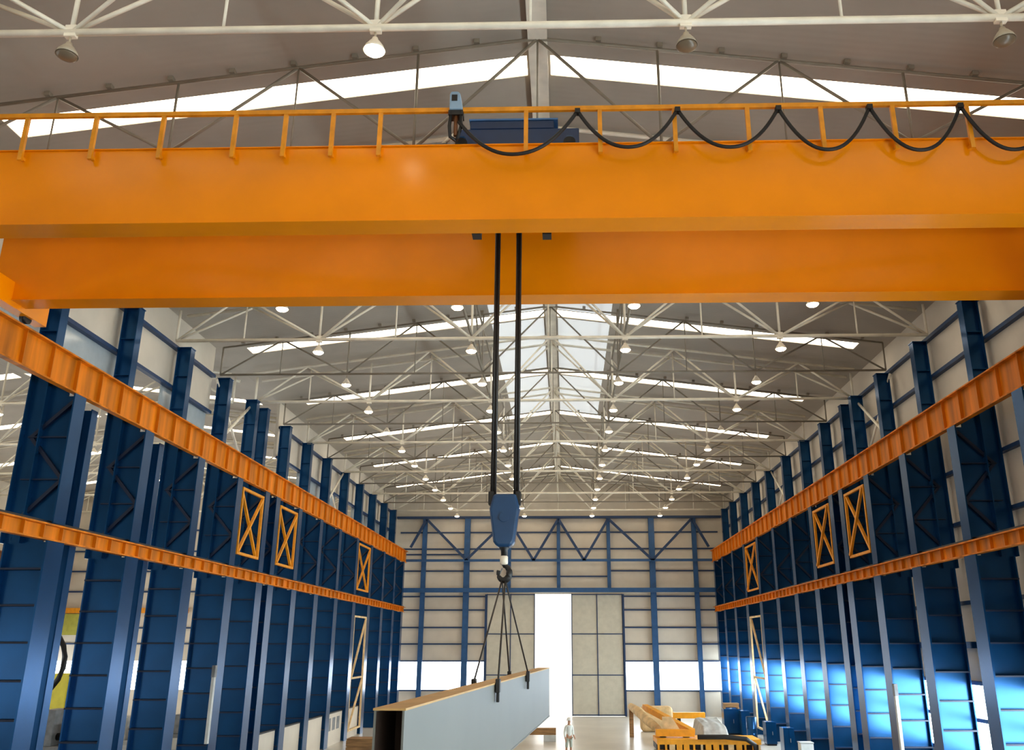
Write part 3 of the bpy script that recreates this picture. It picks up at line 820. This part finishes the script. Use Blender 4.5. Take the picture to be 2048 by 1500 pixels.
# grey tarpaulin over plates
v0, v1 = at(1392, 1441, 51), at(1447, 1476, 51)
tp = bpy.data.meshes.new('tarpaulin')
gv, gf = [], []
for i in range(13):
    for j in range(9):
        x = v0.x + (v1.x + 0.2 - v0.x) * i / 12; y = 49.4 + 4.2 * j / 8
        edge = min(i, 12 - i, j, 8 - j)
        z = (0.95 + 0.35 * j / 8 + random.uniform(-.06, .06)) if edge > 0 else 0.02
        gv.append((x, y, z))
for i in range(12):
    for j in range(8):
        q = i * 9 + j; gf.append((q, q + 9, q + 10, q + 1))
tp.from_pydata(gv, [], gf); tp.polygons.foreach_set('use_smooth', [True] * len(gf)); tp.materials.append(M['tarp'])
to = bpy.data.objects.new('tarpaulin', tp); C.objects.link(to)
so = to.modifiers.new('sub', 'SUBSURF'); so.levels = 2; so.render_levels = 2
tag(to, 'crumpled grey tarpaulin draped over a heap behind the orange rack', 'tarpaulin')

# blue cabinets and odds along the right columns
def cabinet(label, px0, px1, py0, Y, d=0.8, m='blue', group='cabinets along the right columns'):
    a = at(px0, py0, Y); b = at(px1, py0, Y); w = b.x - a.x
    t = thing('cabinet', label, 'cabinet', ((a.x + b.x) / 2, Y, 0), group)
    bx(-w / 2, w / 2, 0, d, 0.08, a.z).build('body', m, t, bevel=0.01)
    bx(-w / 2 + 0.03, -0.01, -0.02, 0, 0.12, a.z - 0.05).build('door', m, t)
    dr = bx(0.01, w / 2 - 0.03, -0.02, 0, 0.12, a.z - 0.05).build('door', m, t)
    bx(0.04, 0.07, -0.05, -0.02, a.z * .45, a.z * .6).build('handle', 'steelgrey', dr)
    bx(-w / 2 + .03, w / 2 - .03, .03, d - .03, 0, 0.08).build('plinth', 'dark', t)
    return a, b
a, b = cabinet('wide blue cabinet with a wooden box on top at the far right', 1447, 1481, 1418, 56)
crate('wooden_crate', 'small wooden box on top of the wide blue cabinet', (a.x + b.x) / 2, 56.4, a.z, 0.95, 0.6, 0.32)
cabinet('narrow blue cabinet right of the wide blue cabinet', 1482, 1499, 1422, 55)
cabinet('dark blue cabinet between right columns behind the black hose', 1531, 1552, 1444, 50.2)
cabinet('tall dark blue cabinet against the right wall at mid length', 1566, 1588, 1456, 46.4)
a = at(1502, 1434, 53)
drm = thing('drum', 'dark blue drum beside the narrow blue cabinet', 'drum', (a.x, 53, 0))
MB().lathe([(0.3, 0), (0.3, 0.3), (0.315, 0.32), (0.3, 0.34), (0.3, 0.6), (0.315, 0.62), (0.3, 0.64), (0.3, max(.9, a.z)), (0.28, max(.9, a.z) + .01)], k=20).build('barrel', 'blue', drm)
MB().lathe([(0.28, 0), (0.28, 0.02)], (0, 0, max(.9, a.z) + .01), 20).build('lid', 'dark', drm)
a = at(1603, 1487, 40.6); b = at(1624, 1487, 40.6)
wc = thing('white_bin', 'white box standing on the floor between right columns', 'box', ((a.x + b.x) / 2, 40.8, 0))
bx(-.28, .28, -.25, .25, 0, a.z).build('body', 'helmet', wc, bevel=.02)
bx(-.3, .3, -.27, .27, a.z, a.z + .05).build('lid', 'lightgrey', wc, bevel=.01)
# electrical boxes on column flanges
for side, Y, z0, s in ((-1, 32.2, 1.9, 'left'), (1, 32.2, 1.3, 'right')):
    t = thing('conduit_box', 'pale cable duct fixed to the %s column beside the braced frame' % s, 'duct', (side * (IX - 0.03), Y - 0.2, 0))
    bx(-.05, .05, -.08, .08, z0, z0 + 2.2).build('duct', 'lightgrey', t)
    bx(-.06, .06, -.1, .1, z0 + 2.2, z0 + 2.6).build('switch_box', 'steelgrey', t)
# outside: slim box on a post in the yard
v = at(1104, 1413, 84)
yp = thing('yard_post', 'small grey post standing in the bright yard beyond the door', 'post', (v.x, 84, 0))
bx(-.05, .05, -.05, .05, 0, v.z - .7).build('stake', 'steelgrey', yp)
bx(-.16, .16, -.08, .08, v.z - .7, v.z).build('box', 'steelgrey', yp)

# ------------------------------------------------------------------ the neighbouring aisle seen between the left columns
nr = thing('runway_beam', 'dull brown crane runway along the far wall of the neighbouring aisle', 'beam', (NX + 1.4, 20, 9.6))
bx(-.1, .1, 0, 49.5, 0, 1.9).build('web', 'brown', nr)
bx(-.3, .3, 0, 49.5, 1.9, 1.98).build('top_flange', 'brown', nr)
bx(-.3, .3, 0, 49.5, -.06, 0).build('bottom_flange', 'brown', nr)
for i, y in enumerate((34, 42, 50, 58, 66)):
    t = thing('aisle_column', 'blue column carrying the brown runway in the neighbouring aisle, %s from the front' % ORD[i], 'column', (NX + 1.1, y, 0), 'columns of the neighbouring aisle')
    bx(-.5, .5, -.04, .04, 0, 9.5).build('web_plate', 'blue', t)
    for x in (-.52, .52): bx(x - .03, x + .03, -.25, .25, 0, 9.5).build('flange', 'blue', t)
e0, e1 = at(60, 1216, YF - 0.4), at(158, 1270, YF - 0.4)
b0 = bx(NX + 0.3, e1.x, YF - 0.4, YF - 0.3, e1.z, e0.z - 0.45).build('wall_board', 'olive')
tag(b0, 'olive yellow board on the end wall of the neighbouring aisle', 'board')
o = bx(NX + 0.3, e1.x + 8.5, YF - 0.45, YF - 0.25, e0.z - 0.4, e0.z).build('crane_beam', 'rail_yellow')
tag(o, 'thin orange beam above the olive board in the neighbouring aisle', 'beam')
for z, t_ in ((14.2, 'topmost'), (12.5, 'second from the top'), (10.9, 'third from the top'), (9.3, 'fourth from the top'), (6.5, 'next above the broad low one'), (5.3, 'next above the windows')):
    o = bx(NX + 0.3, -14.6, YF - 0.17, YF - 0.07, z - 0.06, z + 0.06).build('end_girt', 'darkgirt')
    tag(o, 'thin dark girt on the neighbouring end wall, ' + t_, 'girt', 'girts of the neighbouring end wall')
def machine(label, px0, px1, py, Y, m):
    a = at(px0, py, Y); b = at(px1, py, Y); w = b.x - a.x
    t = thing('machine_tool', label, 'machine', ((a.x + b.x) / 2, Y, 0), 'machines in the neighbouring aisle')
    h = a.z
    bx(-w / 2, w / 2, 0, 1.2, 0, h * .5).build('bed', m, t, bevel=.03)
    bx(-w / 2 + .1, -w / 2 + w * .45, .1, 1.1, h * .5, h).build('headstock', m, t, bevel=.03)
    MB().tube([(-w * .05, .5, h * .62), (w * .4, .5, h * .62)], .14, 14).build('spindle', 'dark', t)
    bx(w * .25, w * .45, .2, 1, h * .5, h * .8).build('tailstock', 'dark', t, bevel=.03)
    bx(-w * .3, w * .1, -.06, 0, h * .1, h * .4).build('control_panel', 'lightgrey', t)
machine('dark machine tool seen between the first and second left columns', 80, 145, 1420, 36, 'steelgrey')
machine('grey machine tool seen between the second and third left columns', 225, 290, 1435, 42, 'tarp')
machine('grey machine tool seen between the third and fourth left columns', 340, 395, 1430, 46, 'steelgrey')
a = at(108, 1347, 44); b = at(133, 1390, 44)
yc = thing('yellow_cabinet', 'bright yellow cabinet in the neighbouring aisle beyond the first left column', 'cabinet', ((a.x + b.x) / 2, 44, 0))
bx(-(b.x - a.x) / 2, (b.x - a.x) / 2, 0, .6, 1.0, a.z).build('body', 'lemon', yc, bevel=.02)
bx(-(b.x - a.x) / 2 + .05, (b.x - a.x) / 2 - .05, -.02, 0, 1.1, a.z - .1).build('door', 'lemon', yc)
bx(-.5, .5, .05, .55, 0, 1.0).build('stand', 'steelgrey', yc)
# arched dark pipe frame glimpsed beside the first column
pts = []
for k in range(19):
    t = -PI * .5 + PI * 2 * k / 18
    pts.append((.9 * math.cos(t), 0, 1.1 * math.sin(t)))
c0 = at(78, 1325, 31)
rl = thing('cable_reel', 'large dark hose reel ring behind the first left column', 'reel', (c0.x, 31, 0))
MB().tube([(p[0], p[1], p[2] + c0.z) for p in pts], .09, 10).build('ring', 'dark', rl)
bx(-.08, .08, -.1, .1, 0, c0.z - 1.0).build('stand', 'steelgrey', rl)
# lamps of the neighbouring aisle
for i, y in enumerate((28.1, 36.1, 44.1, 52.1)):
    for j, x in enumerate((-8.1, -2.7, 2.7, 8.1)):
        o = copy_tree(lit0); o.location = (NB + x, y, ZC - .04)
        o['group'] = 'lamps of the neighbouring aisle'
        o['label'] = 'lit dome lamp over the neighbouring aisle, %s truss, %s' % (ORD[i], ('far left', 'left of its ridge', 'right of its ridge', 'nearest the hall')[j])

# ------------------------------------------------------------------ light
w = bpy.data.worlds.new('world'); bpy.context.scene.world = w
w.use_nodes = True
bg = w.node_tree.nodes['Background']
bg.inputs['Color'].default_value = (1.0, 0.965, 0.9, 1)
bg.inputs['Strength'].default_value = 2.6

sc = bpy.context.scene
sc.view_settings.view_transform = 'Standard'
sc.view_settings.look = 'None'
sc.view_settings.exposure = 0.14
sc.view_settings.gamma = 1.0
sc.view_settings.use_curve_mapping = False
sc.cycles.max_bounces = 7
sc.cycles.transmission_bounces = 2
